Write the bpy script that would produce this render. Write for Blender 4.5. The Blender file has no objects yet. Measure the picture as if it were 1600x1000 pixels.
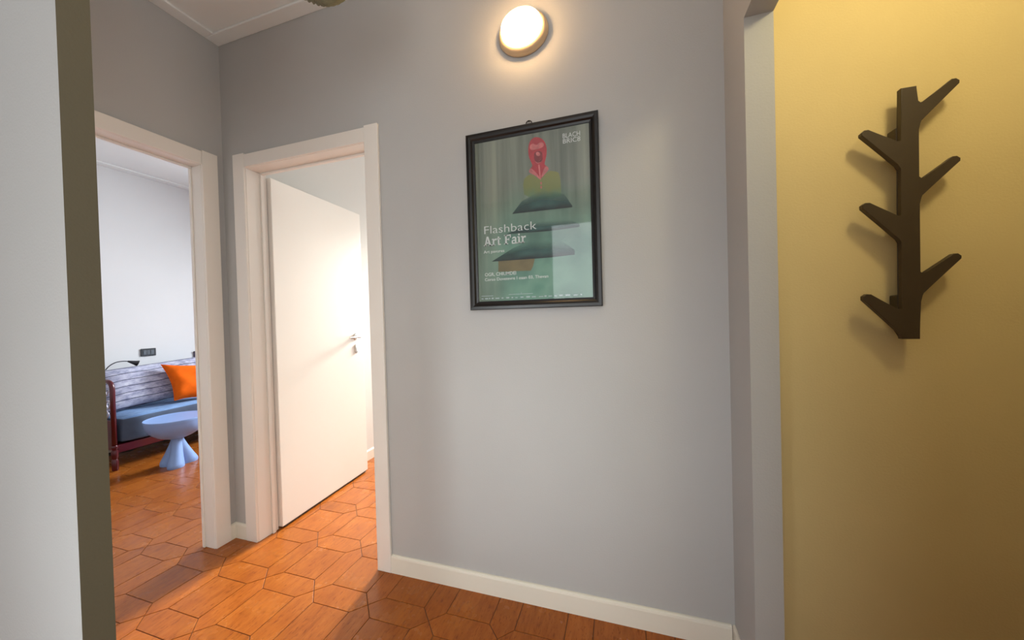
import bpy, bmesh, math, random
from mathutils import Vector, Matrix
random.seed(7)
S = bpy.context.scene
COL = S.collection
PI = math.pi

# ---------------------------------------------------------------- camera
F_PX, YAW, PITCH, ROLL = 547.53, 0.3028, -0.0123, 0.0274
CAM = Vector((2.1321, -1.4221, 1.2198))
cd = bpy.data.cameras.new('camera')
cd.sensor_fit = 'HORIZONTAL'; cd.sensor_width = 36.0
cd.lens = F_PX * 36.0 / 1600.0
cd.clip_start = 0.02
cam = bpy.data.objects.new('camera', cd); COL.objects.link(cam)
_fw = Vector((-math.sin(YAW)*math.cos(PITCH), math.cos(YAW)*math.cos(PITCH), math.sin(PITCH)))
_rt = Vector((math.cos(YAW), math.sin(YAW), 0)); _up = _rt.cross(_fw)
# image right vector after the small roll, and image up
_right = _rt*math.cos(ROLL) - _up*math.sin(ROLL)
_upv = _up*math.cos(ROLL) + _rt*math.sin(ROLL)
cam.matrix_world = Matrix(((_right.x, _upv.x, -_fw.x, CAM.x), (_right.y, _upv.y, -_fw.y, CAM.y),
                           (_right.z, _upv.z, -_fw.z, CAM.z), (0, 0, 0, 1)))
S.camera = cam

# ---------------------------------------------------------------- view, world, lights
S.view_settings.view_transform = 'Standard'
S.view_settings.look = 'None'
S.view_settings.gamma = 1.0
S.view_settings.exposure = 0.0
S.view_settings.use_curve_mapping = False
w = bpy.data.worlds.new('sky'); S.world = w; w.use_nodes = True
w.node_tree.nodes['Background'].inputs[0].default_value = (0.55, 0.7, 0.9, 1)
w.node_tree.nodes['Background'].inputs[1].default_value = 0.5

def area(name, loc, rot, sx, sy, power, col, spread=180):
    l = bpy.data.lights.new(name, 'AREA'); l.shape = 'RECTANGLE'; l.size = sx; l.size_y = sy
    l.energy = power; l.color = col; l.spread = math.radians(spread)
    o = bpy.data.objects.new(name, l); COL.objects.link(o); o.location = loc; o.rotation_euler = rot
    return o
# living-room daylight behind the camera: narrow beam, window, two added fills (shine towards +Y and, the side one, towards -X)
area('daylight_living_room', (0.80, -3.15, 0.66), (math.radians(92), 0, math.radians(-17)), 0.40, 1.05, 1.7, (0.88, 0.97, 1.0), 34)
area('daylight_living_room_window', (1.85, -3.17, 1.33), (math.radians(90), 0, 0), 1.12, 2.1, 21, (0.92, 0.97, 1.0))
area('fill_living_room_right', (3.0, -3.17, 1.33), (math.radians(90), 0, 0), 1.0, 2.1, 15, (0.92, 0.97, 1.0))  # added fill, not a known opening; brightens the hall walls
area('fill_living_room_side', (4.17, -2.2, 1.5), (math.radians(90), 0, math.radians(90)), 1.5, 1.9, 39, (0.90, 0.97, 1.0))  # added fill, not a known window; lifts the left wall and ceiling
# window of the room behind the white door, plus an added fill (both towards -Y)
area('daylight_white_room', (0.42, 3.34, 1.9), (math.radians(-62), 0, 0), 0.55, 0.9, 66, (1.0, 0.95, 0.84), 60)
area('fill_white_room', (1.2, 3.36, 1.5), (math.radians(-90), 0, 0), 1.2, 1.4, 54, (0.90, 0.97, 1.0))  # added soft cool fill, offsets the orange floor bounce
# window of the bedroom (shines towards -Y)
area('daylight_bedroom', (-0.75, 3.34, 1.6), (math.radians(-70), 0, 0), 1.0, 1.4, 150, (0.86, 0.93, 1.0), 115)
# ceiling lamp of the yellow corridor
pl = bpy.data.lights.new('corridor_lamp', 'POINT'); pl.energy = 13.5; pl.color = (1.0, 0.84, 0.47); pl.shadow_soft_size = 0.08
po = bpy.data.objects.new('corridor_lamp', pl); COL.objects.link(po); po.location = (2.98, -0.72, 2.30)

# ---------------------------------------------------------------- materials
def lin(c):
    c = c/255.0
    return c/12.92 if c <= 0.04045 else ((c+0.055)/1.055)**2.4
def rgb(r, g, b): return (lin(r), lin(g), lin(b), 1)

class N:
    def __init__(s, name):
        s.m = bpy.data.materials.new(name); s.m.use_nodes = True
        s.t = s.m.node_tree; s.t.nodes.clear()
        s.out = s.n('ShaderNodeOutputMaterial')
    def n(s, k, **kw):
        o = s.t.nodes.new(k)
        for a, b in kw.items(): setattr(o, a, b)
        return o
    def l(s, a, b): s.t.links.new(a, b)
    def bsdf(s, **kw):
        b = s.n('ShaderNodeBsdfPrincipled')
        for k, v in kw.items(): b.inputs[k.replace('_', ' ')].default_value = v
        s.l(b.outputs[0], s.out.inputs[0]); return b
    def coord(s, kind='Object'): return s.n('ShaderNodeTexCoord').outputs[kind]
    def mapping(s, vec, scale=(1, 1, 1), loc=(0, 0, 0)):
        m = s.n('ShaderNodeMapping'); m.inputs['Scale'].default_value = scale; m.inputs['Location'].default_value = loc
        s.l(vec, m.inputs['Vector']); return m.outputs[0]
    def noise(s, vec, scale, detail=3, rough=.5):
        o = s.n('ShaderNodeTexNoise'); o.inputs['Scale'].default_value = scale
        o.inputs['Detail'].default_value = detail; o.inputs['Roughness'].default_value = rough
        if vec: s.l(vec, o.inputs['Vector'])
        return o.outputs[0]
    def ramp(s, fac, stops, interp='LINEAR'):
        r = s.n('ShaderNodeValToRGB'); r.color_ramp.interpolation = interp
        e = r.color_ramp.elements
        while len(e) < len(stops): e.new(.5)
        for i, (p, c) in enumerate(stops): e[i].position = p; e[i].color = c
        s.l(fac, r.inputs[0]); return r.outputs[0]
    def mix(s, fac, a, b, mode='MIX'):
        m = s.n('ShaderNodeMix', data_type='RGBA', blend_type=mode)
        for sock, v in ((m.inputs[0], fac), (m.inputs[6], a), (m.inputs[7], b)):
            if isinstance(v, (int, float, tuple)): sock.default_value = v
            else: s.l(v, sock)
        return m.outputs[2]
    def math(s, op, a, b=0.0):
        m = s.n('ShaderNodeMath', operation=op)
        for i, v in enumerate((a, b)):
            if isinstance(v, (int, float)): m.inputs[i].default_value = v
            else: s.l(v, m.inputs[i])
        return m.outputs[0]
    def bump(s, b, h, strength=.2, dist=.01):
        u = s.n('ShaderNodeBump'); u.inputs['Strength'].default_value = strength; u.inputs['Distance'].default_value = dist
        s.l(h, u.inputs['Height']); s.l(u.outputs[0], b.inputs['Normal'])

def plain(name, col, rough=.5, var=.06, scale=6, bump=0.0, bscale=200, metal=0.0, spec=.5, coat=0.0):
    k = N(name); b = k.bsdf(Roughness=rough, Metallic=metal)
    b.inputs['Specular IOR Level'].default_value = spec
    b.inputs['Coat Weight'].default_value = coat
    nz = k.noise(k.coord(), scale)
    lo = tuple(c*(1-var) for c in col[:3])+(1,); hi = tuple(min(1, c*(1+var)) for c in col[:3])+(1,)
    k.l(k.ramp(nz, [(.3, lo), (.7, hi)]), b.inputs['Base Color'])
    if bump: k.bump(b, k.noise(k.coord(), bscale, 4), bump, .002)
    return k.m

M_GREY = plain('grey_wall_paint', rgb(181, 180, 178), .62, .02, 2, .25, 180, spec=.35)
M_WHITE = plain('white_wall_paint', rgb(212, 209, 204), .7, .015, 2, .2, 180)
M_BEDWALL = plain('bedroom_wall_paint', rgb(214, 214, 214), .7, .015, 2, .2, 180)
M_YELLOW = plain('yellow_wall_paint', rgb(222, 200, 146), .7, .03, 3, .3, 160, spec=.3)
M_CEIL = plain('ceiling_paint', rgb(233, 236, 235), .8, .015, 2, .15, 150)
M_OLIVE = plain('olive_grey_wall_end', rgb(86, 79, 60), .7, .03, 3, .3, 160)  # end face of the near wall, coloured darker than its other faces
M_TRIM = plain('white_lacquer', rgb(232, 226, 218), .32, .01, 2, coat=.1)
M_SKIRT = plain('white_skirting', rgb(228, 222, 208), .35, .01, 2)
M_GASKET = plain('dark_gasket', rgb(60, 50, 42), .6)
M_CHROME = plain('brushed_steel', rgb(215, 212, 208), .25, .02, 20, metal=1)
M_BLACKF = plain('black_frame_lacquer', rgb(15, 12, 11), .34, .15, 30)
M_GROUT = plain('brown_grout', rgb(70, 40, 22), .9, .2, 60)
M_RACK = plain('dark_brown_rack_lacquer', rgb(66, 52, 34), .45, .05, 12, .15, 90)
M_RED = plain('dark_red_lacquer', rgb(78, 10, 20), .28, .1, 10, coat=.2)
M_SCROLL = plain('pale_scroll_metal', rgb(190, 186, 200), .3, .1, 30, metal=.4)
M_TABLE = plain('pale_blue_plastic', rgb(134, 164, 214), .38, .03, 6)
M_ORANGE = plain('orange_fabric', rgb(240, 104, 8), .85, .10, 14, .5, 260, spec=.2)
M_LAMPBLK = plain('black_metal', rgb(34, 34, 40), .4, .1, 20)
M_SOCKET = plain('dark_socket_plastic', rgb(40, 44, 50), .4, .1, 30)
M_SOCKIN = plain('grey_socket_modules', rgb(82, 90, 98), .4, .2, 80)
M_PURPLE = plain('dark_purple_panel', rgb(62, 48, 78), .5, .1, 10)
M_SCONCE = plain('sconce_metal_ring', rgb(206, 182, 146), .38, .03, 8, metal=.15)
M_OFFWHITE = plain('ink_white', rgb(226, 226, 220), .6, .02, 60)
M_INKGREY = plain('ink_pale_grey', rgb(186, 196, 196), .6, .05, 60)
M_SHADE = plain('olive_woven_shade', rgb(118, 120, 98), .75, .2, 60, .3, 200)

def m_tile():
    k = N('glazed_terracotta'); b = k.bsdf(Roughness=.2); b.inputs['Specular IOR Level'].default_value = .30
    oi = k.n('ShaderNodeObjectInfo')
    geo = k.n('ShaderNodeNewGeometry')
    v = k.n('ShaderNodeVectorMath', operation='ADD')
    k.l(geo.outputs['Position'], v.inputs[0])
    cmb = k.n('ShaderNodeCombineXYZ')
    k.l(k.math('MULTIPLY', oi.outputs['Random'], 37.0), cmb.inputs[2]); k.l(cmb.outputs[0], v.inputs[1])
    streak = k.noise(k.mapping(v.outputs[0], (60, 9, 1)), 1.0, 5, .65)
    blot = k.noise(v.outputs[0], 7, 4, .6)
    spots = k.noise(k.mapping(v.outputs[0], (120, 36, 1)), 1.0, 4, .65)
    c1 = k.ramp(blot, [(.25, rgb(144, 74, 22)), (.5, rgb(170, 95, 30)), (.8, rgb(188, 115, 42))])
    c2 = k.ramp(streak, [(.25, rgb(120, 56, 20)), (.55, rgb(170, 94, 36)), (.85, rgb(192, 120, 54))])
    c = k.mix(.5, c1, c2)
    c = k.mix(k.ramp(spots, [(.54, (0, 0, 0, 1)), (.72, (.75, .75, .75, 1))]), c, rgb(112, 48, 14))
    val = k.math('ADD', k.math('MULTIPLY', oi.outputs['Random'], .14), .82)
    hsv = k.n('ShaderNodeHueSaturation'); k.l(c, hsv.inputs['Color']); k.l(val, hsv.inputs['Value'])
    k.l(hsv.outputs[0], b.inputs['Base Color'])
    k.l(k.math('ADD', k.math('MULTIPLY', blot, .22), .14), b.inputs['Roughness'])
    k.bump(b, k.math('ADD', streak, blot), .04, .004)
    return k.m
M_TILE = m_tile()

def m_print():
    k = N('poster_print'); b = k.bsdf(Roughness=.6)
    g = k.coord('Generated'); sx = k.n('ShaderNodeSeparateXYZ'); k.l(g, sx.inputs[0])
    folds = k.noise(k.mapping(g, (9, 0, .35)), 1.0, 4, .6)
    c = k.ramp(folds, [(.3, rgb(92, 96, 84)), (.5, rgb(128, 132, 116)), (.7, rgb(156, 156, 136))])
    low = k.noise(k.mapping(g, (3, 1, 4)), 1.0, 3)
    teal = k.ramp(low, [(.3, rgb(82, 122, 108)), (.6, rgb(124, 164, 142)), (.75, rgb(104, 150, 128))])
    hz = k.math('ADD', sx.outputs[2], k.math('MULTIPLY', k.noise(k.mapping(g, (4, 1, 2)), 1.0, 3), .3))
    f = k.ramp(hz, [(.5, (1, 1, 1, 1)), (.86, (0, 0, 0, 1))])
    side = k.ramp(sx.outputs[0], [(.0, (.25, .25, .25, 1)), (.35, (1, 1, 1, 1))])
    f = k.mix(1.0, f, side, 'MULTIPLY')
    k.l(k.mix(f, c, teal), b.inputs['Base Color'])
    return k.m
M_PRINT = m_print()
def m_grad(name, top, mid, bot, fade=False):
    k = N(name); b = k.bsdf(Roughness=.6)
    g = k.coord('Generated'); sx = k.n('ShaderNodeSeparateXYZ'); k.l(g, sx.inputs[0])
    z = k.math('ADD', sx.outputs[2], k.math('MULTIPLY', k.math('SUBTRACT', k.noise(k.mapping(g, (5, 1, 3)), 1.0, 3), .5), .5))
    k.l(k.ramp(z, [(.02, bot), (.45, mid), (.95, top)]), b.inputs['Base Color'])
    if fade:
        tr = k.n('ShaderNodeBsdfTransparent'); mx = k.n('ShaderNodeMixShader')
        edge = k.math('MULTIPLY', k.math('ABSOLUTE', k.math('SUBTRACT', sx.outputs[0], .5)), .5)
        k.l(k.ramp(k.math('ADD', sx.outputs[2], edge), [(.35, (1, 1, 1, 1)), (.98, (0, 0, 0, 1))]), mx.inputs[0])
        k.l(tr.outputs[0], mx.inputs[1]); k.l(b.outputs[0], mx.inputs[2]); k.l(mx.outputs[0], k.out.inputs[0])
    return k.m
M_BLADE = m_grad('print_teal_shape', rgb(112, 148, 136), rgb(62, 100, 94), rgb(34, 46, 46), True)
M_HOOD = plain('print_red', rgb(186, 44, 54), .6, .22, 40)
M_HOODD = plain('print_dark_red', rgb(130, 28, 36), .6, .25, 40)
M_HOODL = plain('print_pink', rgb(206, 110, 108), .6, .2, 60)
M_JACKET = m_grad('print_green_jacket', rgb(138, 136, 70), rgb(126, 132, 74), rgb(104, 136, 108))
M_RUST = plain('print_rust', rgb(126, 112, 78), .6, .2, 20)

def m_glass():
    k = N('picture_glass')
    tr = k.n('ShaderNodeBsdfTransparent'); gl = k.n('ShaderNodeBsdfGlossy'); gl.inputs['Roughness'].default_value = .03
    fr = k.n('ShaderNodeFresnel'); fr.inputs['IOR'].default_value = 1.5
    mx = k.n('ShaderNodeMixShader'); k.l(fr.outputs[0], mx.inputs[0]); k.l(tr.outputs[0], mx.inputs[1]); k.l(gl.outputs[0], mx.inputs[2])
    k.l(mx.outputs[0], k.out.inputs[0]); return k.m
M_GLASS = m_glass()
def m_emit(name, col, strength):
    k = N(name); e = k.n('ShaderNodeEmission'); e.inputs[0].default_value = col; e.inputs[1].default_value = strength
    k.l(e.outputs[0], k.out.inputs[0]); return k.m
M_GLOW = m_emit('sconce_diffuser_light', (1.0, .62, .28, 1), 55.0)

def m_stripe():
    k = N('striped_pillow_fabric'); b = k.bsdf(Roughness=.9)
    o = k.coord(); sx = k.n('ShaderNodeSeparateXYZ'); k.l(o, sx.inputs[0])
    zz = k.math('ADD', sx.outputs[2], k.math('MULTIPLY', k.noise(k.mapping(o, (1, 5, 2)), 1.0, 2), .02))
    fr = k.math('FRACT', k.math('DIVIDE', zz, .062))
    line = k.ramp(fr, [(.0, (1, 1, 1, 1)), (.07, (1, 1, 1, 1)), (.12, (0, 0, 0, 1)), (.93, (0, 0, 0, 1))])
    nz = k.noise(k.mapping(o, (1, 12, 30)), 1.0, 5, .7)
    base = k.ramp(nz, [(.3, rgb(112, 116, 144)), (.5, rgb(170, 172, 194)), (.7, rgb(204, 206, 218))])
    k.l(k.mix(line, base, rgb(46, 50, 70)), b.inputs['Base Color'])
    k.bump(b, k.noise(o, 90, 3), .3, .003)
    return k.m
M_STRIPE = m_stripe()
def m_denim():
    k = N('blue_bedspread_fabric'); b = k.bsdf(Roughness=.85)
    o = k.coord()
    nz = k.noise(k.mapping(o, (18, 6, 18)), 1.0, 5, .7)
    k.l(k.ramp(nz, [(.3, rgb(96, 128, 172)), (.6, rgb(128, 160, 202)), (.8, rgb(148, 176, 212))]), b.inputs['Base Color'])
    k.bump(b, k.noise(o, 60, 3), .3, .004)
    return k.m
M_DENIM = m_denim()
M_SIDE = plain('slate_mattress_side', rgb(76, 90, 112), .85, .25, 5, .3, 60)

# ---------------------------------------------------------------- mesh helpers
def link(name, me, parent=None, loc=None):
    o = bpy.data.objects.new(name, me); COL.objects.link(o)
    if parent: o.parent = parent
    if loc: o.location = loc
    return o
def done(name, bm, mats, parent=None, smooth=False, loc=None, angle=None):
    bmesh.ops.recalc_face_normals(bm, faces=bm.faces)
    me = bpy.data.meshes.new(name); bm.to_mesh(me); bm.free()
    for m in (mats if isinstance(mats, (list, tuple)) else [mats]): me.materials.append(m)
    if smooth:
        for p in me.polygons: p.use_smooth = True
        if angle: 
            try: me.set_sharp_from_angle(angle=math.radians(angle))
            except Exception: pass
    return link(name, me, parent, loc)
def box(bm, x0, x1, y0, y1, z0, z1, bevel=0.0, mat=0, segs=2):
    vs = [bm.verts.new((x, y, z)) for x in (x0, x1) for y in (y0, y1) for z in (z0, z1)]
    q = [(0, 1, 3, 2), (4, 6, 7, 5), (0, 4, 5, 1), (2, 3, 7, 6), (0, 2, 6, 4), (1, 5, 7, 3)]
    fs = [bm.faces.new([vs[i] for i in f]) for f in q]
    for f in fs: f.material_index = mat
    if bevel:
        es = list({e for f in fs for e in f.edges})
        bmesh.ops.bevel(bm, geom=es, offset=bevel, segments=segs, affect='EDGES', profile=.5)
    return vs
def bx(name, x0, x1, y0, y1, z0, z1, m, parent=None, bevel=0.0):
    bm = bmesh.new(); box(bm, x0, x1, y0, y1, z0, z1, bevel); return done(name, bm, m, parent)
def tube(bm, pts, r, n=10, cap=True):
    pts = [Vector(p) for p in pts]; rings = []
    rr = r if isinstance(r, (list, tuple)) else [r]*len(pts)
    t0 = (pts[1]-pts[0]).normalized()
    up = Vector((0, 0, 1)) if abs(t0.z) < .9 else Vector((1, 0, 0))
    u = t0.cross(up).normalized()
    for i, p in enumerate(pts):
        t = (pts[min(i+1, len(pts)-1)]-pts[max(i-1, 0)]).normalized()
        u = (u - t*u.dot(t)).normalized(); v = t.cross(u)
        rings.append([bm.verts.new(p + (u*math.cos(a)+v*math.sin(a))*rr[i]) for a in [2*PI*k/n for k in range(n)]])
    for a, b in zip(rings, rings[1:]):
        for k in range(n): bm.faces.new((a[k], a[(k+1) % n], b[(k+1) % n], b[k]))
    if cap:
        bm.faces.new(list(reversed(rings[0]))); bm.faces.new(rings[-1])
def lathe(bm, prof, n=48, rfun=None):
    """prof: (r, z) list around Z; r 0 closes with a point"""
    rings = []
    for r, z in prof:
        if r < 1e-6: rings.append([bm.verts.new((0, 0, z))]); continue
        rings.append([bm.verts.new(((r if not rfun else rfun(r, z, 2*PI*k/n))*math.cos(2*PI*k/n),
                                    (r if not rfun else rfun(r, z, 2*PI*k/n))*math.sin(2*PI*k/n), z)) for k in range(n)])
    for a, b in zip(rings, rings[1:]):
        for k in range(n):
            if len(a) == 1 and len(b) == 1: continue
            if len(a) == 1: bm.faces.new((a[0], b[k], b[(k+1) % n]))
            elif len(b) == 1: bm.faces.new((a[k], a[(k+1) % n], b[0]))
            else: bm.faces.new((a[k], a[(k+1) % n], b[(k+1) % n], b[k]))
def prism(bm, pts, y0, y1, bevel=0.0, axis='y'):
    mk = (lambda a, b, d: (a, d, b)) if axis == 'y' else (lambda a, b, d: (d, a, b)) if axis == 'x' else (lambda a, b, d: (a, b, d))
    A = [bm.verts.new(mk(a, b, y0)) for a, b in pts]; B = [bm.verts.new(mk(a, b, y1)) for a, b in pts]
    fa = bm.faces.new(A); fb = bm.faces.new(list(reversed(B))); n = len(pts)
    for i in range(n): bm.faces.new((A[i], B[i], B[(i+1) % n], A[(i+1) % n]))
    if bevel: bmesh.ops.bevel(bm, geom=list(fa.edges)+list(fb.edges), offset=bevel, segments=3, affect='EDGES', profile=.5)
def empty(name, loc, label=None, cat=None, group=None, rz=0):
    o = bpy.data.objects.new(name, None); COL.objects.link(o); o.location = loc; o.rotation_euler = (0, 0, rz)
    o.empty_display_size = .05
    if label: tag(o, label, cat, group)
    return o
def tag(o, label, cat, group=None):
    o['label'] = label; o['category'] = cat
    if group: o['group'] = group
    return o
def struct(o): o['kind'] = 'structure'; return o

# ================================================================= SETTING
H = 2.79
XL, XR, RT = -2.64, 2.4979, 0.0747     # bedroom far wall, hall's right wall and its thickness
# ---- floor: grout bed with one object per tile
P, Q, GX, GY, HW = 0.294, 0.3007, 0.187, -0.4996, 0.175
fb = bmesh.new(); box(fb, XL-.1, 4.3, -3.3, 3.45, -.06, -.0022)
floor = struct(done('floor', fb, M_GROUT))
GAP = .0013; TB = .0016
def inset_poly(pts, d):
    n = len(pts); out = []
    for i in range(n):
        p0, p1, p2 = Vector(pts[i-1]), Vector(pts[i]), Vector(pts[(i+1) % n])
        e1 = (p1-p0).normalized(); e2 = (p2-p1).normalized()
        n1 = Vector((-e1.y, e1.x)); n2 = Vector((-e2.y, e2.x))
        b = (n1+n2); b = b/ b.length_squared * 2
        out.append(tuple(p1 + b*d))
    return out
def tile_add(bm, pts, off=(0, 0)):
    A = inset_poly(pts, GAP); B = inset_poly(pts, GAP+TB)
    lo = [bm.verts.new((x+off[0], y+off[1], -.0040)) for x, y in A]
    mi = [bm.verts.new((x+off[0], y+off[1], -.0006)) for x, y in A]
    hi = [bm.verts.new((x+off[0], y+off[1], 0.0)) for x, y in B]
    n = len(pts); bm.faces.new(hi)
    for i in range(n):
        j = (i+1) % n
        bm.faces.new((lo[i], lo[j], mi[j], mi[i])); bm.faces.new((mi[i], mi[j], hi[j], hi[i]))
hw_x, hw_y = HW*P, HW*Q
SQ = [(hw_x, hw_y), (P-hw_x, hw_y), (P-hw_x, Q-hw_y), (hw_x, Q-hw_y)]
PH = [(0, 0), (hw_x, -hw_y), (P-hw_x, -hw_y), (P, 0), (P-hw_x, hw_y), (hw_x, hw_y)]
PV = [(0, 0), (hw_x, hw_y), (hw_x, Q-hw_y), (0, Q), (-hw_x, Q-hw_y), (-hw_x, hw_y)]
tmesh = {}
for key, pts in (('s', SQ), ('h', PH), ('v', PV)):
    bm = bmesh.new(); tile_add(bm, pts); me = bpy.data.meshes.new('tile'); bm.to_mesh(me); bm.free()
    me.materials.append(M_TILE); tmesh[key] = me
def seen(x, y):
    d = Vector((x, y, 0)) - CAM
    z = d.dot(_fw)
    if z < .05: return False
    u = 800 + F_PX*d.dot(_right)/z; v = 500 - F_PX*d.dot(_upv)/z
    if not (-60 < u < 1660 and -20 < v < 1120): return False
    def at(axis, val):
        t = (val-CAM[axis])/(d[axis]) if abs(d[axis]) > 1e-9 else -1
        return (CAM.x+d.x*t, CAM.y+d.y*t) if 0 < t < 1 else None
    h = at(1, -1.02)
    if h and not (1.05 < h[0] < 2.55): return False
    h = at(0, 0.0)
    if h and h[1] < .02 and not (-.98 < h[1] < -.05): return False
    if h and h[1] >= .02: return False
    h = at(1, 0.03)
    if h and h[0] > -.1 and not (.1 < h[0] < 1.05): return False
    return True
cells = []
for i in range(-10, 15):
    for j in range(-10, 14):
        ox, oy = GX+i*P, GY+j*Q
        for key, pts, c in (('s', SQ, (P/2, Q/2)), ('h', PH, (P/2, 0)), ('v', PV, (0, Q/2))):
            cx, cy = ox+c[0], oy+c[1]
            if XL+.12 < cx < 4.2 and -3.2 < cy < 3.3: cells.append((seen(cx, cy), (Vector((cx, cy, 0))-CAM).length, key, pts, ox, oy))
vis = sorted([c for c in cells if c[0]], key=lambda c: c[1])[:298]
chosen = {(c[2], round(c[4], 3), round(c[5], 3)) for c in vis}
for c in vis:
    o = bpy.data.objects.new('tile', tmesh[c[2]]); COL.objects.link(o); o.parent = floor; o.location = (c[4], c[5], 0)
rest = bmesh.new()
for c in cells:
    if (c[2], round(c[4], 3), round(c[5], 3)) not in chosen: tile_add(rest, c[3], (c[4], c[5]))
o = done('tile_field', rest, M_TILE, floor); o['kind'] = 'stuff'

# ---- walls
def wall(name, boxes, mats=(M_WHITE,), pick=None):
    bm = bmesh.new()
    for b in boxes: box(bm, *b)
    bmesh.ops.recalc_face_normals(bm, faces=bm.faces)
    if pick:
        for f in bm.faces: f.material_index = pick(f.normal, f.calc_center_median())
    return struct(done(name, bm, list(mats)))
D2L, D2R, DTOP = 0.180, 0.9713, 2.0706        # door into the white room (clear opening)
D1A, D1B = -0.905, -0.1143                    # door into the bedroom
WT = .10
HP = .025                                      # lining thickness
wall('wall_back', [(0, D2L-HP, 0, WT, 0, H), (D2R+HP, XR+RT, 0, WT, 0, H), (D2L-HP, D2R+HP, 0, WT, DTOP+HP, H)],
     (M_WHITE, M_GREY), lambda n, c: 1 if n.y < -.5 else 0)
wall('wall_left', [(-.08, 0, D1B+HP, 0, 0, H), (-.08, 0, 0, 3.4, 0, H), (-.08, 0, -3.2, D1A-HP, 0, H), (-.08, 0, D1A-HP, D1B+HP, DTOP+HP, H)],
     (M_BEDWALL, M_GREY, M_WHITE), lambda n, c: (1 if c.y < 0 else 2) if n.x > .5 else 0)
OPY, OPZ = -0.2087, 2.0827
wall('wall_right', [(XR, XR+RT, OPY, 0, 0, H), (XR, XR+RT, -1.0, OPY, OPZ, H)], (M_GREY,))
XN = 1.150; NT = .045
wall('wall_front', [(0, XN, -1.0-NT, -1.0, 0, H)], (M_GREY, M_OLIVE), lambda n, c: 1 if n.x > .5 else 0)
wall('wall_corridor_front', [(XR, 4.2, -1.0-NT, -1.0, 0, H)], (M_GREY,))
wall('wall_corridor_back', [(XR+RT, 4.2, -.05, WT, 0, H)], (M_YELLOW,))
wall('wall_corridor_end', [(4.2, 4.3, -3.2, WT, 0, H)], (M_GREY,))
wall('wall_bedroom_far', [(XL-.1, XL, -2.1, 3.4, 0, H)], (M_BEDWALL,))
wall('wall_bedroom_near', [(XL, -.08, -2.1, -2.0, 0, H)], (M_BEDWALL,))
wall('wall_bedroom_window', [(XL-.1, -.08, 3.4, 3.5, 0, H)], (M_BEDWALL,))
wall('wall_white_room', [(-.08, 2.7, 3.4, 3.5, 0, H), (2.6, 2.7, WT, 3.4, 0, H)], (M_WHITE,))
wall('wall_living_room', [(-.08, 4.3, -3.3, -3.2, 0, H)], (M_WHITE,))
wall('ceiling', [(XL-.1, 4.3, -3.3, 3.5, H, H+.1)], (M_CEIL,))

# ---- cornice strips on the ceiling
def cornice(name, x0, x1, y0, y1, wall_axis):
    bm = bmesh.new(); box(bm, x0, x1, y0, y1, H-.012, H, .004); return struct(done(name, bm, M_CEIL))
cornice('trim_1', .0, XR, -.07, 0, 'y')
cornice('trim_2', 0, .07, -1.0, -.07, 'x')
cornice('trim_3', XL, XL+.10, -2.0, 3.4, 'x')

# ---- baseboards (rounded top edge)
def skirting(name, p0, p1, nrm, h=.085, t=.012):
    """p0->p1 along the wall foot, nrm points into the room"""
    prof = [(0, 0), (t, 0), (t, h-.012), (t*.85, h-.005), (t*.5, h-.001), (t*.2, h), (0, h)]
    bm = bmesh.new(); R = []
    for p in (p0, p1): R.append([bm.verts.new((p[0]+nrm[0]*a, p[1]+nrm[1]*a, z)) for a, z in prof])
    n = len(prof); bm.faces.new(R[0]); bm.faces.new(list(reversed(R[1])))
    for i in range(n): bm.faces.new((R[0][i], R[1][i], R[1][(i+1) % n], R[0][(i+1) % n]))
    return struct(done(name, bm, M_SKIRT))
C2L, C2R = 0.0962, 1.0498
C1R = -0.0361; C1L = D1A-(C1R-D1B)
skirting('baseboard_back_right', (C2R, 0), (XR-.012, 0), (0, -1))
skirting('baseboard_back_left', (.012, 0), (C2L, 0), (0, -1))
skirting('baseboard_left', (0, C1R), (0, 0), (1, 0))
skirting('baseboard_right', (XR, 0), (XR, OPY), (-1, 0), t=.010)
skirting('baseboard_white_room', (0, .105), (0, 3.4), (1, 0))
skirting('baseboard_white_room_end', (.012, 3.4), (2.6, 3.4), (0, -1))
skirting('baseboard_bedroom_far', (XL, -2.0), (XL, 3.4), (1, 0))

# ---- doors: casings, linings, stops
def casing_piece(d, name, axis, a0, a1, z0, z1, face, out, m=M_TRIM, t=.015):
    bm = bmesh.new()
    if axis == 'x': box(bm, a0, a1, min(face, face+out*t), max(face, face+out*t), z0, z1, .003)
    else: box(bm, min(face, face+out*t), max(face, face+out*t), a0, a1, z0, z1, .003)
    return done(name, bm, m, d)
ZT = 2.150
d2 = struct(empty('door_2', ((D2L+D2R)/2, 0, 0)))
d2.location = (0, 0, 0)
for side, face, out in ((0, 0, -1), (1, WT, 1)):
    casing_piece(d2, 'casing', 'x', C2L if side == 0 else .07, D2L-.002, 0, ZT, face, out)
    casing_piece(d2, 'casing', 'x', D2R+.002, C2R, 0, ZT, face, out)
    casing_piece(d2, 'casing', 'x', D2L-.002, D2R+.002, DTOP+.002, ZT-.008, face, out, t=.014)
for a0, a1 in ((D2L-HP, D2L), (D2R, D2R+HP)):
    bm = bmesh.new(); box(bm, a0, a1, -.004, WT+.004, 0, DTOP, .002); done('lining', bm, M_TRIM, d2)
bm = bmesh.new(); box(bm, D2L-HP, D2R+HP, -.004, WT+.004, DTOP, DTOP+HP, .002); done('lining', bm, M_TRIM, d2)
bm = bmesh.new()
box(bm, D2L, D2L+.010, .072, .090, 0, DTOP-.010, .002); box(bm, D2R-.010, D2R, .072, .090, 0, DTOP-.010, .002)
box(bm, D2L, D2R, .072, .090, DTOP-.010, DTOP, .002); done('door_stop', bm, M_TRIM, d2)
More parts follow.
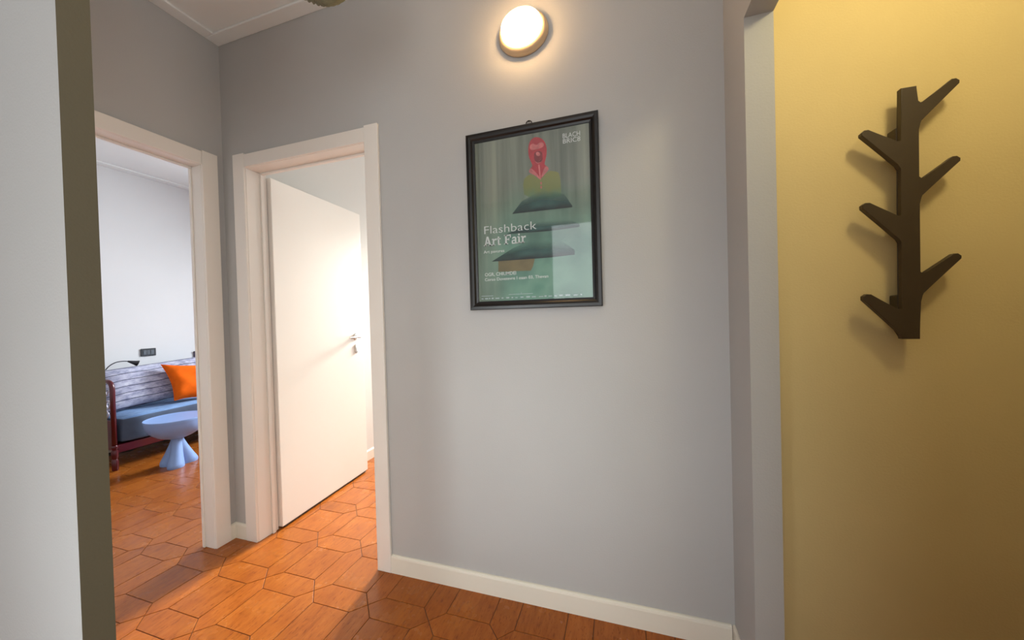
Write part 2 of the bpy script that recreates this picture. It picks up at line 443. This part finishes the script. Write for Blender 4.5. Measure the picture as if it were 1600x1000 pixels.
# leaf, opened into the white room
leaf_ang = math.atan2(.050, .787)
bm = bmesh.new(); box(bm, 0, .042, 0, .787, .014, 2.060, .003)
leaf = done('leaf', bm, M_TRIM, d2, loc=(.161, .117, 0)); leaf.rotation_euler = (0, 0, leaf_ang)
def hinge(z):
    bm = bmesh.new()
    tube(bm, [(0, 0, -.035), (0, 0, .035)], .0065, 12); tube(bm, [(0, 0, -.041), (0, 0, -.036)], .005, 12); tube(bm, [(0, 0, .036), (0, 0, .041)], .005, 12)
    box(bm, -.002, .012, -.008, .0, -.033, .033)
    done('hinge', bm, M_CHROME, leaf, True, (-.004, -.009, z), 40)
for z in (1.88, 1.027, .205): hinge(z)
HY = .690
bm = bmesh.new(); m4 = Matrix.Translation((.042, HY, 1.09)) @ Matrix.Rotation(PI/2, 4, 'Y')
lathe(bm, [(0, 0), (.026, 0), (.026, .006), (.023, .009), (.011, .010), (.010, .040), (0, .040)], 32)
bmesh.ops.transform(bm, matrix=m4, verts=bm.verts)
tube(bm, [(.042+.036, HY+.004, 1.09), (.042+.046, HY-.006, 1.09), (.042+.050, HY-.025, 1.09), (.042+.050, HY-.125, 1.088)], [.010, .0105, .0098, .0085], 14)
done('handle', bm, M_CHROME, leaf, True, None, 40)
bm = bmesh.new()
prof = [(HY+.0135*math.cos(a), .997+(.022 if math.sin(a) > 0 else -.022)+.0135*math.sin(a)) for a in [2*PI*k/24 for k in range(24)]]
prism(bm, prof, .0422, .049, .0015, 'x')
tube(bm, [(.049, HY, 1.005), (.052, HY, 1.005)], .008, 16); box(bm, .049, .052, HY-.003, HY+.003, .985, 1.0)
done('key_plate', bm, M_CHROME, leaf, True, None, 40)
bm = bmesh.new(); box(bm, .012, .030, .786, .7885, .96, 1.14, .001); box(bm, .016, .026, .787, .796, .985, 1.01, .001)
done('lock_plate', bm, M_CHROME, leaf)
bm = bmesh.new(); box(bm, .004, .038, .02, .767, .004, .014); done('bottom_seal', bm, M_GASKET, leaf)

d1 = struct(empty('door_1', (0, 0, 0)))
for side, face, out in ((0, 0, 1), (1, -.08, -1)):
    casing_piece(d1, 'casing', 'y', D1B+.002, C1R, 0, ZT, face, out)
    casing_piece(d1, 'casing', 'y', C1L, D1A-.002, 0, ZT, face, out)
    casing_piece(d1, 'casing', 'y', D1A-.002, D1B+.002, DTOP+.002, ZT-.006, face, out, t=.014)
for a0, a1 in ((D1A-HP, D1A), (D1B, D1B+HP)):
    bm = bmesh.new(); box(bm, -.082, .004, a0, a1, 0, DTOP, .002); done('lining', bm, M_TRIM, d1)
bm = bmesh.new(); box(bm, -.082, .004, D1A-HP, D1B+HP, DTOP, DTOP+HP, .002); done('lining', bm, M_TRIM, d1)
bm = bmesh.new()
box(bm, -.082, -.066, D1B-.008, D1B, 0, DTOP-.01, .002); box(bm, -.082, -.066, D1A, D1A+.008, 0, DTOP-.01, .002)
box(bm, -.082, -.066, D1A, D1B, DTOP-.01, DTOP, .002); done('door_stop', bm, M_TRIM, d1)

# ================================================================= THINGS IN THE HALL
# ---- framed poster
FX0, FX1, FZ0, FZ1 = 1.508, 2.064, 1.248, 2.001
FXC = (FX0+FX1)/2
pf = empty('framed_poster', (FXC, 0, FZ0), 'black framed art fair poster with a red hooded figure on the grey wall', 'poster')
def local(o, par):
    o.location = tuple(a-b for a, b in zip(o.location, par.location)); return o
def child(name, bm, m, par, smooth=False, angle=None):
    """mesh given in world coordinates, parented to an Empty without rotation"""
    for v in bm.verts: v.co -= Vector(par.location)
    return done(name, bm, m, par, smooth, None, angle)
fw_ = .036
# moulding: mitred ring with a stepped, rounded profile (distance from outer edge, height off the wall)
prof = [(0, .002), (0, .024), (.003, .028), (.014, .029), (.022, .025), (.028, .019), (fw_, .017), (fw_, .009), (fw_-.006, .009), (fw_-.006, .002)]
bm = bmesh.new(); rings = []
for cx, cz, sx, sz in ((FX0, FZ0, 1, 1), (FX1, FZ0, -1, 1), (FX1, FZ1, -1, -1), (FX0, FZ1, 1, -1)):
    rings.append([bm.verts.new((cx+sx*d, -h, cz+sz*d)) for d, h in prof])
for k in range(4):
    a, b = rings[k], rings[(k+1) % 4]; n = len(prof)
    for i in range(n): bm.faces.new((a[i], b[i], b[(i+1) % n], a[(i+1) % n]))
child('frame', bm, M_BLACKF, pf)
PX0, PX1, PZ0, PZ1 = FX0+fw_-.004, FX1-fw_+.004, FZ0+fw_-.004, FZ1-fw_+.004
bm = bmesh.new(); box(bm, PX0, PX1, -.010, -.004, PZ0, PZ1); print_sheet = child('print', bm, M_PRINT, pf)
bm = bmesh.new(); box(bm, PX0, PX1, -.0150, -.0148, PZ0, PZ1); child('glass', bm, M_GLASS, pf)
def flat(name, polys, m, y):
    bm = bmesh.new()
    for pts in polys: bm.faces.new([bm.verts.new((a, y, b)) for a, b in pts])
    me_o = child(name, bm, m, pf)
    me_o.parent = print_sheet
    return me_o
def smooth_poly(pts, it=2):
    for _ in range(it):
        q = []
        for i in range(len(pts)):
            a, b = pts[i], pts[(i+1) % len(pts)]
            q += [(a[0]*.75+b[0]*.25, a[1]*.75+b[1]*.25), (a[0]*.25+b[0]*.75, a[1]*.25+b[1]*.75)]
        pts = q
    return pts
JACKET = [(1.7535, 1.7794), (1.7812, 1.8001), (1.799, 1.7975), (1.8264, 1.7706), (1.8429, 1.7854), (1.8638, 1.8037), (1.898, 1.7943), (1.9078, 1.7844), (1.9123, 1.7416), (1.9122, 1.6825), (1.7604, 1.7014)]
HOOD = [(1.8165, 1.9482), (1.8412, 1.9367), (1.8551, 1.9144), (1.8593, 1.8853), (1.8551, 1.8576), (1.8472, 1.836), (1.8499, 1.8271), (1.8613, 1.8197), (1.8659, 1.8076), (1.849, 1.793), (1.8279, 1.7718), (1.8107, 1.79), (1.7814, 1.8073), (1.7832, 1.8186), (1.797, 1.8309), (1.7958, 1.8412), (1.7831, 1.8691), (1.7803, 1.8984), (1.7847, 1.9265), (1.7971, 1.9445)]
BROW = [(1.7874, 1.9174), (1.8025, 1.9249), (1.8155, 1.9126), (1.832, 1.9241), (1.8465, 1.9187), (1.8475, 1.9001), (1.7988, 1.8953), (1.7885, 1.9028)]
FACE = [(1.8045, 1.8886), (1.8399, 1.8885), (1.8404, 1.8542), (1.8342, 1.8409), (1.8223, 1.837), (1.8107, 1.8446), (1.8052, 1.8598)]
NOSE = [(1.8118, 1.8846), (1.8237, 1.8869), (1.8322, 1.8755), (1.829, 1.8675), (1.8158, 1.8696)]
ZIPP = [(1.8208, 1.8344), (1.8281, 1.8333), (1.8314, 1.7713), (1.8265, 1.772)]
FUR = [(1.7832, 1.8186), (1.7923, 1.8244), (1.8082, 1.8076), (1.8267, 1.782), (1.8265, 1.772), (1.8107, 1.79), (1.7814, 1.8073)]
FUR2 = [(1.8499, 1.8240), (1.8613, 1.8197), (1.8659, 1.8076), (1.849, 1.793), (1.8330, 1.778), (1.8330, 1.787)]
B1 = [(1.7049, 1.6461), (1.7482, 1.6941), (1.8157, 1.7223), (1.8625, 1.7298), (1.9254, 1.6991), (1.9554, 1.6508), (1.9552, 1.6446), (1.8324, 1.6454)]
B2 = [(1.68, 1.5645), (1.7446, 1.59), (1.8312, 1.6018), (1.9319, 1.6045), (1.9843, 1.5723), (1.9797, 1.5639), (1.858, 1.5599)]
B3 = [(1.6069, 1.4534), (1.7038, 1.5027), (1.7916, 1.5323), (1.9028, 1.5222), (1.96, 1.4739), (1.96, 1.4561), (1.8551, 1.4519)]
RUST = [(1.6374, 1.4531), (1.7971, 1.4535), (1.7886, 1.4218), (1.7786, 1.404), (1.6361, 1.4084)]
flat('printed_jacket', [smooth_poly(JACKET, 1)], M_JACKET, -.0102)
flat('printed_hood', [smooth_poly(HOOD)], M_HOOD, -.0104)
flat('printed_face', [smooth_poly(FACE)], M_HOODD, -.0106)
flat('printed_highlights', [smooth_poly(BROW), smooth_poly(NOSE), ZIPP, smooth_poly(FUR), smooth_poly(FUR2),
     [(1.807, 1.853), (1.812, 1.843), (1.8223, 1.8375), (1.833, 1.843), (1.838, 1.855), (1.835, 1.847), (1.8223, 1.8405), (1.812, 1.847)]], M_HOODL, -.0108)
flat('printed_buttons', [[(1.8315+.0035*math.cos(a), zc+.006*math.sin(a)) for a in [2*PI*k/12 for k in range(12)]] for zc in (1.757, 1.741)], M_HOODL, -.0108)
for nm, pts in (('printed_cloud', B1), ('printed_cloud', B2), ('printed_cloud', B3)): flat(nm, [pts], M_BLADE, -.0110)
flat('printed_rust_band', [RUST], M_RUST, -.0105)
def text_mesh(s, offset=0.0):
    cu = bpy.data.curves.new('t', 'FONT'); cu.body = s; cu.size = 1.0; cu.offset = offset; cu.resolution_u = 3
    to = bpy.data.objects.new('t', cu); COL.objects.link(to)
    bpy.context.view_layer.update()
    me = bpy.data.meshes.new_from_object(to.evaluated_get(bpy.context.evaluated_depsgraph_get()))
    bpy.data.objects.remove(to); bpy.data.curves.remove(cu)
    return me
def lettering(name, s, x0, x1, zb, ztop, m, y=-.0116, offset=0.0, ref=None):
    """text fitted so its capitals reach from the baseline zb to ztop and it runs from x0 to x1"""
    me = text_mesh(s, offset)
    xs = [v.co.x for v in me.vertices]; a, b = min(xs), max(xs)
    cap = .729 if ref is None else ref
    for v in me.vertices:
        v.co = Vector((x0+(v.co.x-a)/(b-a)*(x1-x0), y, zb+v.co.y/cap*(ztop-zb))) - Vector(pf.location)
    me.materials.clear(); me.materials.append(m); me.name = name
    return link(name, me, print_sheet)
lettering('lettering', 'Flashback', 1.5775, 1.8078, 1.5732, 1.6085, M_OFFWHITE, offset=-.007)
# slab-serif "Art Fair", letter by letter
R4 = lambda a, b, c, d: [(a, b), (c, b), (c, d), (a, d)]
GL = {'A': (1.05, [[(.1, 0), (.28, 0), (.44, .5), (.50, .80), (.56, .5), (.72, 0), (.96, 0), (.62, 1), (.40, 1)], R4(.3, .26, .72, .40), R4(0, 0, .38, .12), R4(.60, 0, 1.05, .12)]),
      'r': (.60, [R4(.1, 0, .29, .7), R4(0, 0, .42, .12), R4(0, .60, .2, .72), [(.28, .45), (.40, .56), (.58, .52), (.58, .72), (.40, .72), (.28, .62)]]),
      't': (.55, [R4(.13, .05, .32, .9), R4(0, .60, .50, .72), [(.13, .1), (.2, 0), (.5, 0), (.5, .13), (.3, .13)]]),
      'F': (.90, [R4(.12, 0, .35, 1), R4(0, .87, .85, 1), R4(.74, .68, .85, .9), R4(.3, .45, .65, .57), R4(.56, .37, .65, .66), R4(0, 0, .50, .12)]),
      'a': (.72, [R4(.42, 0, .60, .58), [(.08, .52), (.12, .66), (.26, .73), (.48, .73), (.60, .60), (.60, .52), (.42, .56), (.22, .58), (.2, .52)], R4(.14, .30, .45, .42), R4(.02, .06, .18, .36), R4(.08, 0, .45, .12), R4(.55, 0, .72, .12)]),
      'i': (.42, [R4(.1, 0, .29, .7), R4(.1, .82, .29, 1), R4(0, 0, .40, .12), R4(0, .60, .2, .72)]), ' ': (.34, [])}
polys = []; cx = 0
for ch in 'Art Fair':
    wd, ps = GL[ch]
    polys += [[(cx+a, b) for a, b in p] for p in ps]; cx += wd+.02
sx = (1.7625-1.5735)/cx; sz = .0405
flat('lettering', [[(1.5735+a*sx, 1.5210+b*sz) for a, b in p] for p in polys], M_OFFWHITE, -.0116)
lettering('lettering', 'Art pavures', 1.5720, 1.6662, 1.4905, 1.5035, M_OFFWHITE, offset=.012)
lettering('lettering', 'OGR, CHIUMDEI', 1.5747, 1.7150, 1.3922, 1.4068, M_OFFWHITE, offset=.012)
lettering('lettering', 'Corso Dovetevre I oaan 03, Thevan', 1.5740, 1.8512, 1.3715, 1.3845, M_OFFWHITE, offset=.012)
lettering('lettering', 'BLACH', 1.9245, 1.9930, 1.9222, 1.9415, M_OFFWHITE)
lettering('lettering', 'BRIC8', 1.9250, 1.9935, 1.9010, 1.9200, M_OFFWHITE)
# credit lines too small to read: short bars of print
bars = []
rb = random.Random(3)
for z0, xa, xb in ((1.2935, 1.556, 1.985),):
    x = xa
    while x < xb:
        wd = rb.uniform(.006, .02); bars.append(R4(x, z0, min(x+wd, xb), z0+rb.uniform(.003, .006))); x += wd+rb.uniform(.003, .014)
bars.append(R4(1.68, 1.3085, 1.785, 1.3105)); bars.append(R4(1.7345, 1.3085, 1.736, 1.317)); bars.append(R4(1.556, 1.3062, 1.61, 1.3085))
flat('credit_lines', bars, M_INKGREY, -.0116)
# hanging ring and its nail
bm = bmesh.new()
pts = [(1.786+.0125*math.cos(a), -.006, FZ1+.008+.0125*math.sin(a)) for a in [2*PI*k/24 for k in range(25)]]
tube(bm, pts, .0022, 8, False); tube(bm, [(1.786, -.0005, FZ1+.018), (1.786, -.012, FZ1+.0185)], .002, 8)
child('hanging_ring', bm, M_BLACKF, pf, True)

# ---- wall lamp
sc = empty('wall_lamp', (1.773, 0, 2.378), 'round glowing wall lamp with a brushed rim above the poster', 'lamp')
rotY = Matrix.Rotation(PI/2, 4, 'X')        # lathe axis Z -> -Y
OVAL = Matrix.Diagonal((1, 1, .86, 1)) @ rotY
bm = bmesh.new()
lathe(bm, [(0, .001), (.102, .001), (.1045, .004), (.1055, .010), (.1045, .018), (.100, .027), (.094, .033), (.088, .037), (.0835, .038), (.082, .034)], 72)
bmesh.ops.transform(bm, matrix=OVAL, verts=bm.verts); done('ring', bm, M_SCONCE, sc, True)
bm = bmesh.new()
lathe(bm, [(.0825, .032), (.0825, .052), (.080, .058), (.074, .062), (.06, .064), (.03, .066), (0, .0665)], 72)
bmesh.ops.transform(bm, matrix=OVAL, verts=bm.verts); done('diffuser', bm, M_GLOW, sc, True)

# ---- pendant lamp, only its ribbed underside reaches into the picture
pd = empty('pendant_lamp', (1.225, -.528, 2.378), 'olive ribbed dome pendant lamp hanging from the hall ceiling', 'lamp')
def flute(r, z, a):
    return r*(1+.055*math.sin(36*a+z*30))
R0 = .120
bm = bmesh.new()
prof = [(R0*math.sin(t), -R0*math.cos(t)) for t in [PI*.5*k/20 for k in range(1, 21)]] + [(R0*.99, .03), (R0*.9, .075), (R0*.7, .11), (R0*.4, .135), (.02, .142)]
lathe(bm, [(0, -R0)]+prof, 180, flute); done('shade', bm, M_SHADE, pd, True)
bm = bmesh.new(); tube(bm, [(0, 0, .135), (0, 0, .17)], [.022, .012], 16); tube(bm, [(0, 0, .165), (0, 0, H-2.378-.02)], .003, 8)
done('cord', bm, M_LAMPBLK, pd, True)
bm = bmesh.new(); lathe(bm, [(0, .03), (.045, .03), (.05, .02), (.05, .001), (0, .001)], 32)
done('ceiling_rose', bm, M_SHADE, pd, True, (0, 0, H-2.378-.031), 40)

# ---- coat rack on the yellow wall
rk = empty('coat_rack', (2.937, -.05, 1.12), 'dark brown tree shaped coat rack with slanted branches on the yellow wall', 'coat rack')
LB = [(2.9197, 1.6952), (2.9090, 1.6945), (2.8439, 1.7420), (2.8340, 1.7420), (2.8270, 1.7350), (2.8271, 1.7275), (2.9115, 1.6281), (2.9190, 1.6165)]
LB2 = [(2.9180, 1.4785), (2.9085, 1.4787), (2.8447, 1.5265), (2.8340, 1.5272), (2.8268, 1.5210), (2.8272, 1.5105), (2.9112, 1.4132), (2.9180, 1.4034)]
LB3 = [(2.9170, 1.2090), (2.9060, 1.2052), (2.8448, 1.2540), (2.8340, 1.2550), (2.8266, 1.2485), (2.8266, 1.2375), (2.9050, 1.1461), (2.9140, 1.1336), (2.9151, 1.1202)]
def right_branch(zt_, zb_):
    # mirrored branch: root between zb_ (below) and zt_ (above) on the trunk's right edge x=2.956
    return [(2.956, zb_), (2.9600, zb_+.019), (2.9640, zb_+.024), (3.0470, zt_+.038), (3.0475, zt_+.046), (3.0400, zt_+.053), (3.0310, zt_+.053), (2.9692, zt_+.001), (2.9618, zt_-.001), (2.9555, zt_+.006)]
pts = [(2.9197, 1.8476)] + LB + LB2 + LB3 + [(2.9555, 1.1202)] + right_branch(1.3080, 1.2280) + right_branch(1.5810, 1.5090) + right_branch(1.7970, 1.7220) + [(2.9548, 1.8474)]
bm = bmesh.new(); prism(bm, pts, -.105, -.087, .002)
for v in bm.verts: v.co -= Vector(rk.location)
done('tree_board', bm, M_RACK, rk)
for zc in (1.722, 1.229):
    bm = bmesh.new(); box(bm, 2.916, 2.952, -.088, -.0505, zc-.021, zc+.021, .004)
    child('wall_bracket', bm, M_RACK, rk)

# ================================================================= BEDROOM
# ---- bed frame
BF = -1.985        # plane of the bed's front posts
bed = empty('bed_frame', (-2.30, 1.37, 0), 'dark red lacquered day bed frame with scrolled end panel beside the doorway', 'bed')
def rounded(pts, r, n=6):
    out = [Vector(pts[0])]
    for a, b, c in zip(pts, pts[1:], pts[2:]):
        a, b, c = Vector(a), Vector(b), Vector(c)
        p = b+(a-b).normalized()*r; q = b+(c-b).normalized()*r
        for k in range(n+1):
            t = k/n; out.append(p*(1-t)**2+b*2*t*(1-t)+q*t*t)
    return out+[Vector(pts[-1])]
for ye in (.385, 2.36):
    bm = bmesh.new()
    tube(bm, rounded([(BF, ye, .10), (BF, ye, .755), (-2.60, ye, .755), (-2.60, ye, .10)], .07), .017, 14)
    child('end_tube', bm, M_RED, bed, True)
    bm = bmesh.new(); box(bm, -2.58, BF-.02, ye-.008, ye+.008, .17, .42, .003); child('end_board', bm, M_RED, bed)
    bm = bmesh.new()
    for k in range(6):                       # row of curls between board and top tube
        xc = BF-.065-k*.095
        tube(bm, [(xc+.026*math.cos(a), ye, .555+.032*math.sin(a)) for a in [2*PI*q/20 for q in range(21)]], .007, 8, False)
        tube(bm, [(xc+.04-.01*q, ye, .655+.022*math.sin(q*.9)) for q in range(9)], .006, 8)
        tube(bm, [(xc-.03+.03*math.sin(q*.6), ye, .44+.012*q) for q in range(8)], .006, 8)
        tube(bm, [(xc+.04, ye, .645), (xc+.04, ye, .705)], .006, 8)
    child('scroll_work', bm, M_SCROLL, bed, True)
    for xe in (BF, -2.60):                   # turned foot of stacked collars
        bm = bmesh.new()
        lathe(bm, [(0, 0), (.016, 0), (.021, .012), (.021, .085), (.015, .098), (.021, .108), (.022, .165), (.016, .180), (.021, .190), (.021, .205), (.015, .215), (0, .215)], 24)
        bmesh.ops.translate(bm, vec=(xe, ye, 0), verts=bm.verts); child('foot', bm, M_RED, bed, True, 50)
for xe in (BF, -2.60):
    bm = bmesh.new(); box(bm, xe-.012, xe+.012, .40, 2.35, .145, .210, .003); child('rail', bm, M_RED, bed)
bm = bmesh.new(); box(bm, -2.585, BF-.015, .42, 2.33, .195, .212, .002); child('bed_base', bm, M_RED, bed)

# ---- mattress with blue bedspread
def cloth_box(x0, x1, y0, y1, z0, z1, r, amp, seed, nx=10, ny=26, nz=8):
    bm = bmesh.new(); box(bm, x0, x1, y0, y1, z0, z1)
    bmesh.ops.subdivide_edges(bm, edges=bm.edges, cuts=11, use_grid_fill=True)
    rr = random.Random(seed); ph = [rr.uniform(0, 6) for _ in range(6)]
    c = Vector(((x0+x1)/2, (y0+y1)/2, (z0+z1)/2)); h = Vector(((x1-x0)/2, (y1-y0)/2, (z1-z0)/2))
    for v in bm.verts:
        p = v.co-c; q = Vector((max(-h.x+r, min(h.x-r, p.x)), max(-h.y+r, min(h.y-r, p.y)), max(-h.z+r, min(h.z-r, p.z))))
        d = p-q
        if d.length > 1e-6: p = q + d.normalized()*r
        dn = d.normalized() if d.length > 1e-6 else Vector((0, 0, 0))
        f = math.sin(p.y*15+p.z*9+ph[0])*.5+math.sin(p.y*31-p.z*16+ph[1])*.3+math.sin(p.x*17+p.y*7+ph[2])*.3
        v.co = c+p+dn*amp*f
    return bm
mt = cloth_box(-2.575, -1.955, .425, 2.32, .213, .445, .035, .006, 2)
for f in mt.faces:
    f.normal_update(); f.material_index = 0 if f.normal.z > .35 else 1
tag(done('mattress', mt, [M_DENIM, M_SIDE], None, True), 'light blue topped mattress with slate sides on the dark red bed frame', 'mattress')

# ---- cushions
def cushion(w_, h_, d_, n=22, pinch=.10, seed=1, dents=.004, skew=0.0):
    """pillow standing in YZ: width along Y, height along Z, thickness along X"""
    bm = bmesh.new(); rr = random.Random(seed); ph = [rr.uniform(0, 6) for _ in range(4)]
    g = {}
    for s in (1, -1):
        for i in range(n+1):
            for j in range(n+1):
                u, v = 2*i/n-1, 2*j/n-1
                if s == -1 and (i in (0, n) or j in (0, n)): g[s, i, j] = g[1, i, j]; continue
                y = u*(1-pinch*(1-v*v)*abs(u)); z = v*(1-pinch*(1-u*u)*abs(v))
                if u < 0: y += skew*u*(v-1)*.5
                t = ((1-u**4)*(1-v**4))**.5 if abs(u) < 1 and abs(v) < 1 else 0
                x = s*d_/2*t + dents*math.sin(u*5+ph[0])*math.sin(v*6+ph[1])
                g[s, i, j] = bm.verts.new((x, y*w_/2, z*h_/2))
        for i in range(n):
            for j in range(n):
                f = [g[s, i, j], g[s, i+1, j], g[s, i+1, j+1], g[s, i, j+1]]
                if len(set(f)) >= 3: bm.faces.new(f if s == 1 else list(reversed(f)))
    return bm
o = done('pillow', cushion(.90, .40, .17, 26, .03, 4, .006), M_STRIPE, None, True, (-2.34, .885, .655))
o.rotation_euler = (math.radians(3), math.radians(-22), 0)
tag(o, 'long pale grey pillow with thin dark stripes leaning on the bed', 'pillow')
cu = empty('cushion', (-2.12, 1.03, .635), 'bright orange square cushion propped against the striped pillow', 'cushion')
cu.rotation_euler = (math.radians(-6), math.radians(-24), math.radians(-14))
done('cover', cushion(.44, .38, .15, 24, .12, 9, .004, .40), M_ORANGE, cu, True)
bm = bmesh.new()
loop = []
for k in range(4):
    for q in range(12):
        t = 2*q/12-1
        u, v = ((t, -1), (1, t), (-t, 1), (-1, -t))[k]
        yy = u*(1-.12*(1-v*v)*abs(u))
        if u < 0: yy += .40*u*(v-1)*.5
        loop.append((0, yy*.22, v*(1-.12*(1-u*u)*abs(v))*.19))
tube(bm, loop+[loop[0]], .004, 6, False); done('piping', bm, M_ORANGE, cu, True)

# ---- gooseneck reading lamp fixed to the wall
lm = empty('reading_lamp', (XL, .50, .72), 'thin black gooseneck reading lamp curving over the striped pillow', 'lamp')
bm = bmesh.new()
lathe(bm, [(0, 0), (.03, 0), (.03, .015), (.012, .022), (0, .022)], 24)
bmesh.ops.transform(bm, matrix=Matrix.Rotation(PI/2, 4, 'Y'), verts=bm.verts); done('wall_mount', bm, M_LAMPBLK, lm, True, (.001, 0, 0), 40)
bm = bmesh.new()
cps = [(-2.62, .50, .72), (-2.54, .53, .74), (-2.51, .56, .79), (-2.50, .595, .845), (-2.50, .645, .876), (-2.50, .700, .880), (-2.50, .735, .874)]
def spline(c, n=6):
    c = [Vector(p) for p in c]; o = []
    for i in range(len(c)-1):
        a, b = c[max(i-1, 0)], c[i]; d, e = c[i+1], c[min(i+2, len(c)-1)]
        for k in range(n):
            t = k/n; o.append(.5*((2*b)+(d-a)*t+(2*a-5*b+4*d-e)*t*t+(3*b-a-3*d+e)*t**3))
    return o+[c[-1]]
tube(bm, spline(cps), .0045, 8); child('arm', bm, M_LAMPBLK, lm, True)
bm = bmesh.new(); a = Vector((-2.50, .728, .876)); b = Vector((-2.48, .795, .846))
tube(bm, [a, a.lerp(b, .3), a.lerp(b, .7), b], [.007, .013, .021, .030], 18); child('head', bm, M_LAMPBLK, lm, True, 50)

# ---- wall socket
sk = empty('wall_socket', (XL, .955, .94), 'small dark wall socket plate on the white bedroom wall', 'socket')
bm = bmesh.new(); box(bm, .0005, .012, -.062, .062, -.040, .040, .004); done('plate', bm, M_SOCKET, sk)
for k in (-1, 0, 1):
    bm = bmesh.new(); box(bm, .0115, .0145, k*.030-.0135, k*.030+.0135, -.024, .024, .0015); done('module', bm, M_SOCKIN, sk)

# ---- dark hanging on the wall, cut by the door casing
wp = empty('wall_hanging', (XL, 1.418, .75), 'dark purple wall hanging cut off by the door casing above the orange cushion', 'wall decoration')
bm = bmesh.new(); box(bm, .0005, .016, -.055, .20, 0, .155, .003); done('panel', bm, M_PURPLE, wp)
bm = bmesh.new(); box(bm, .016, .020, -.058, .203, -.003, .010, .002); done('edge_strip', bm, M_LAMPBLK, wp)
bm = bmesh.new(); box(bm, .016, .020, -.058, .203, .145, .158, .002); done('edge_strip', bm, M_LAMPBLK, wp)

# ---- bowl shaped side table
tb = empty('side_table', (-1.60, .61, 0), 'pale blue side table with a bowl top on a sculpted foot before the bed', 'side table')
RB = .205
bm = bmesh.new()
prof = [(0, .408), (RB-.03, .410), (RB-.008, .414), (RB, .417), (RB+.002, .412), (RB-.002, .395)]
prof += [(RB*math.cos(t)*.985, .395-.165*math.sin(t)) for t in [PI/2*k/14 for k in range(1, 14)]] + [(0, .230)]
lathe(bm, prof, 64); done('bowl_top', bm, M_TABLE, tb, True, None, 40)
def lobes(r, z, a):
    t = 1-min(1, max(0, z/.24))
    s = max(0.0, math.cos(1.5*(a-3.5)))**2
    s2 = abs(math.cos(1.5*(a-3.5)))**1.3
    return .038 + .012*t + (t**1.2)*(.004+.098*s2)*(1-.16*max(0, (t-.85)/.15)**2)
bm = bmesh.new()
lathe(bm, [(0, 0)]+[(1, .235*k/24) for k in range(25)]+[(0, .235)], 120, lobes)
done('foot', bm, M_TABLE, tb, True, None, 50)
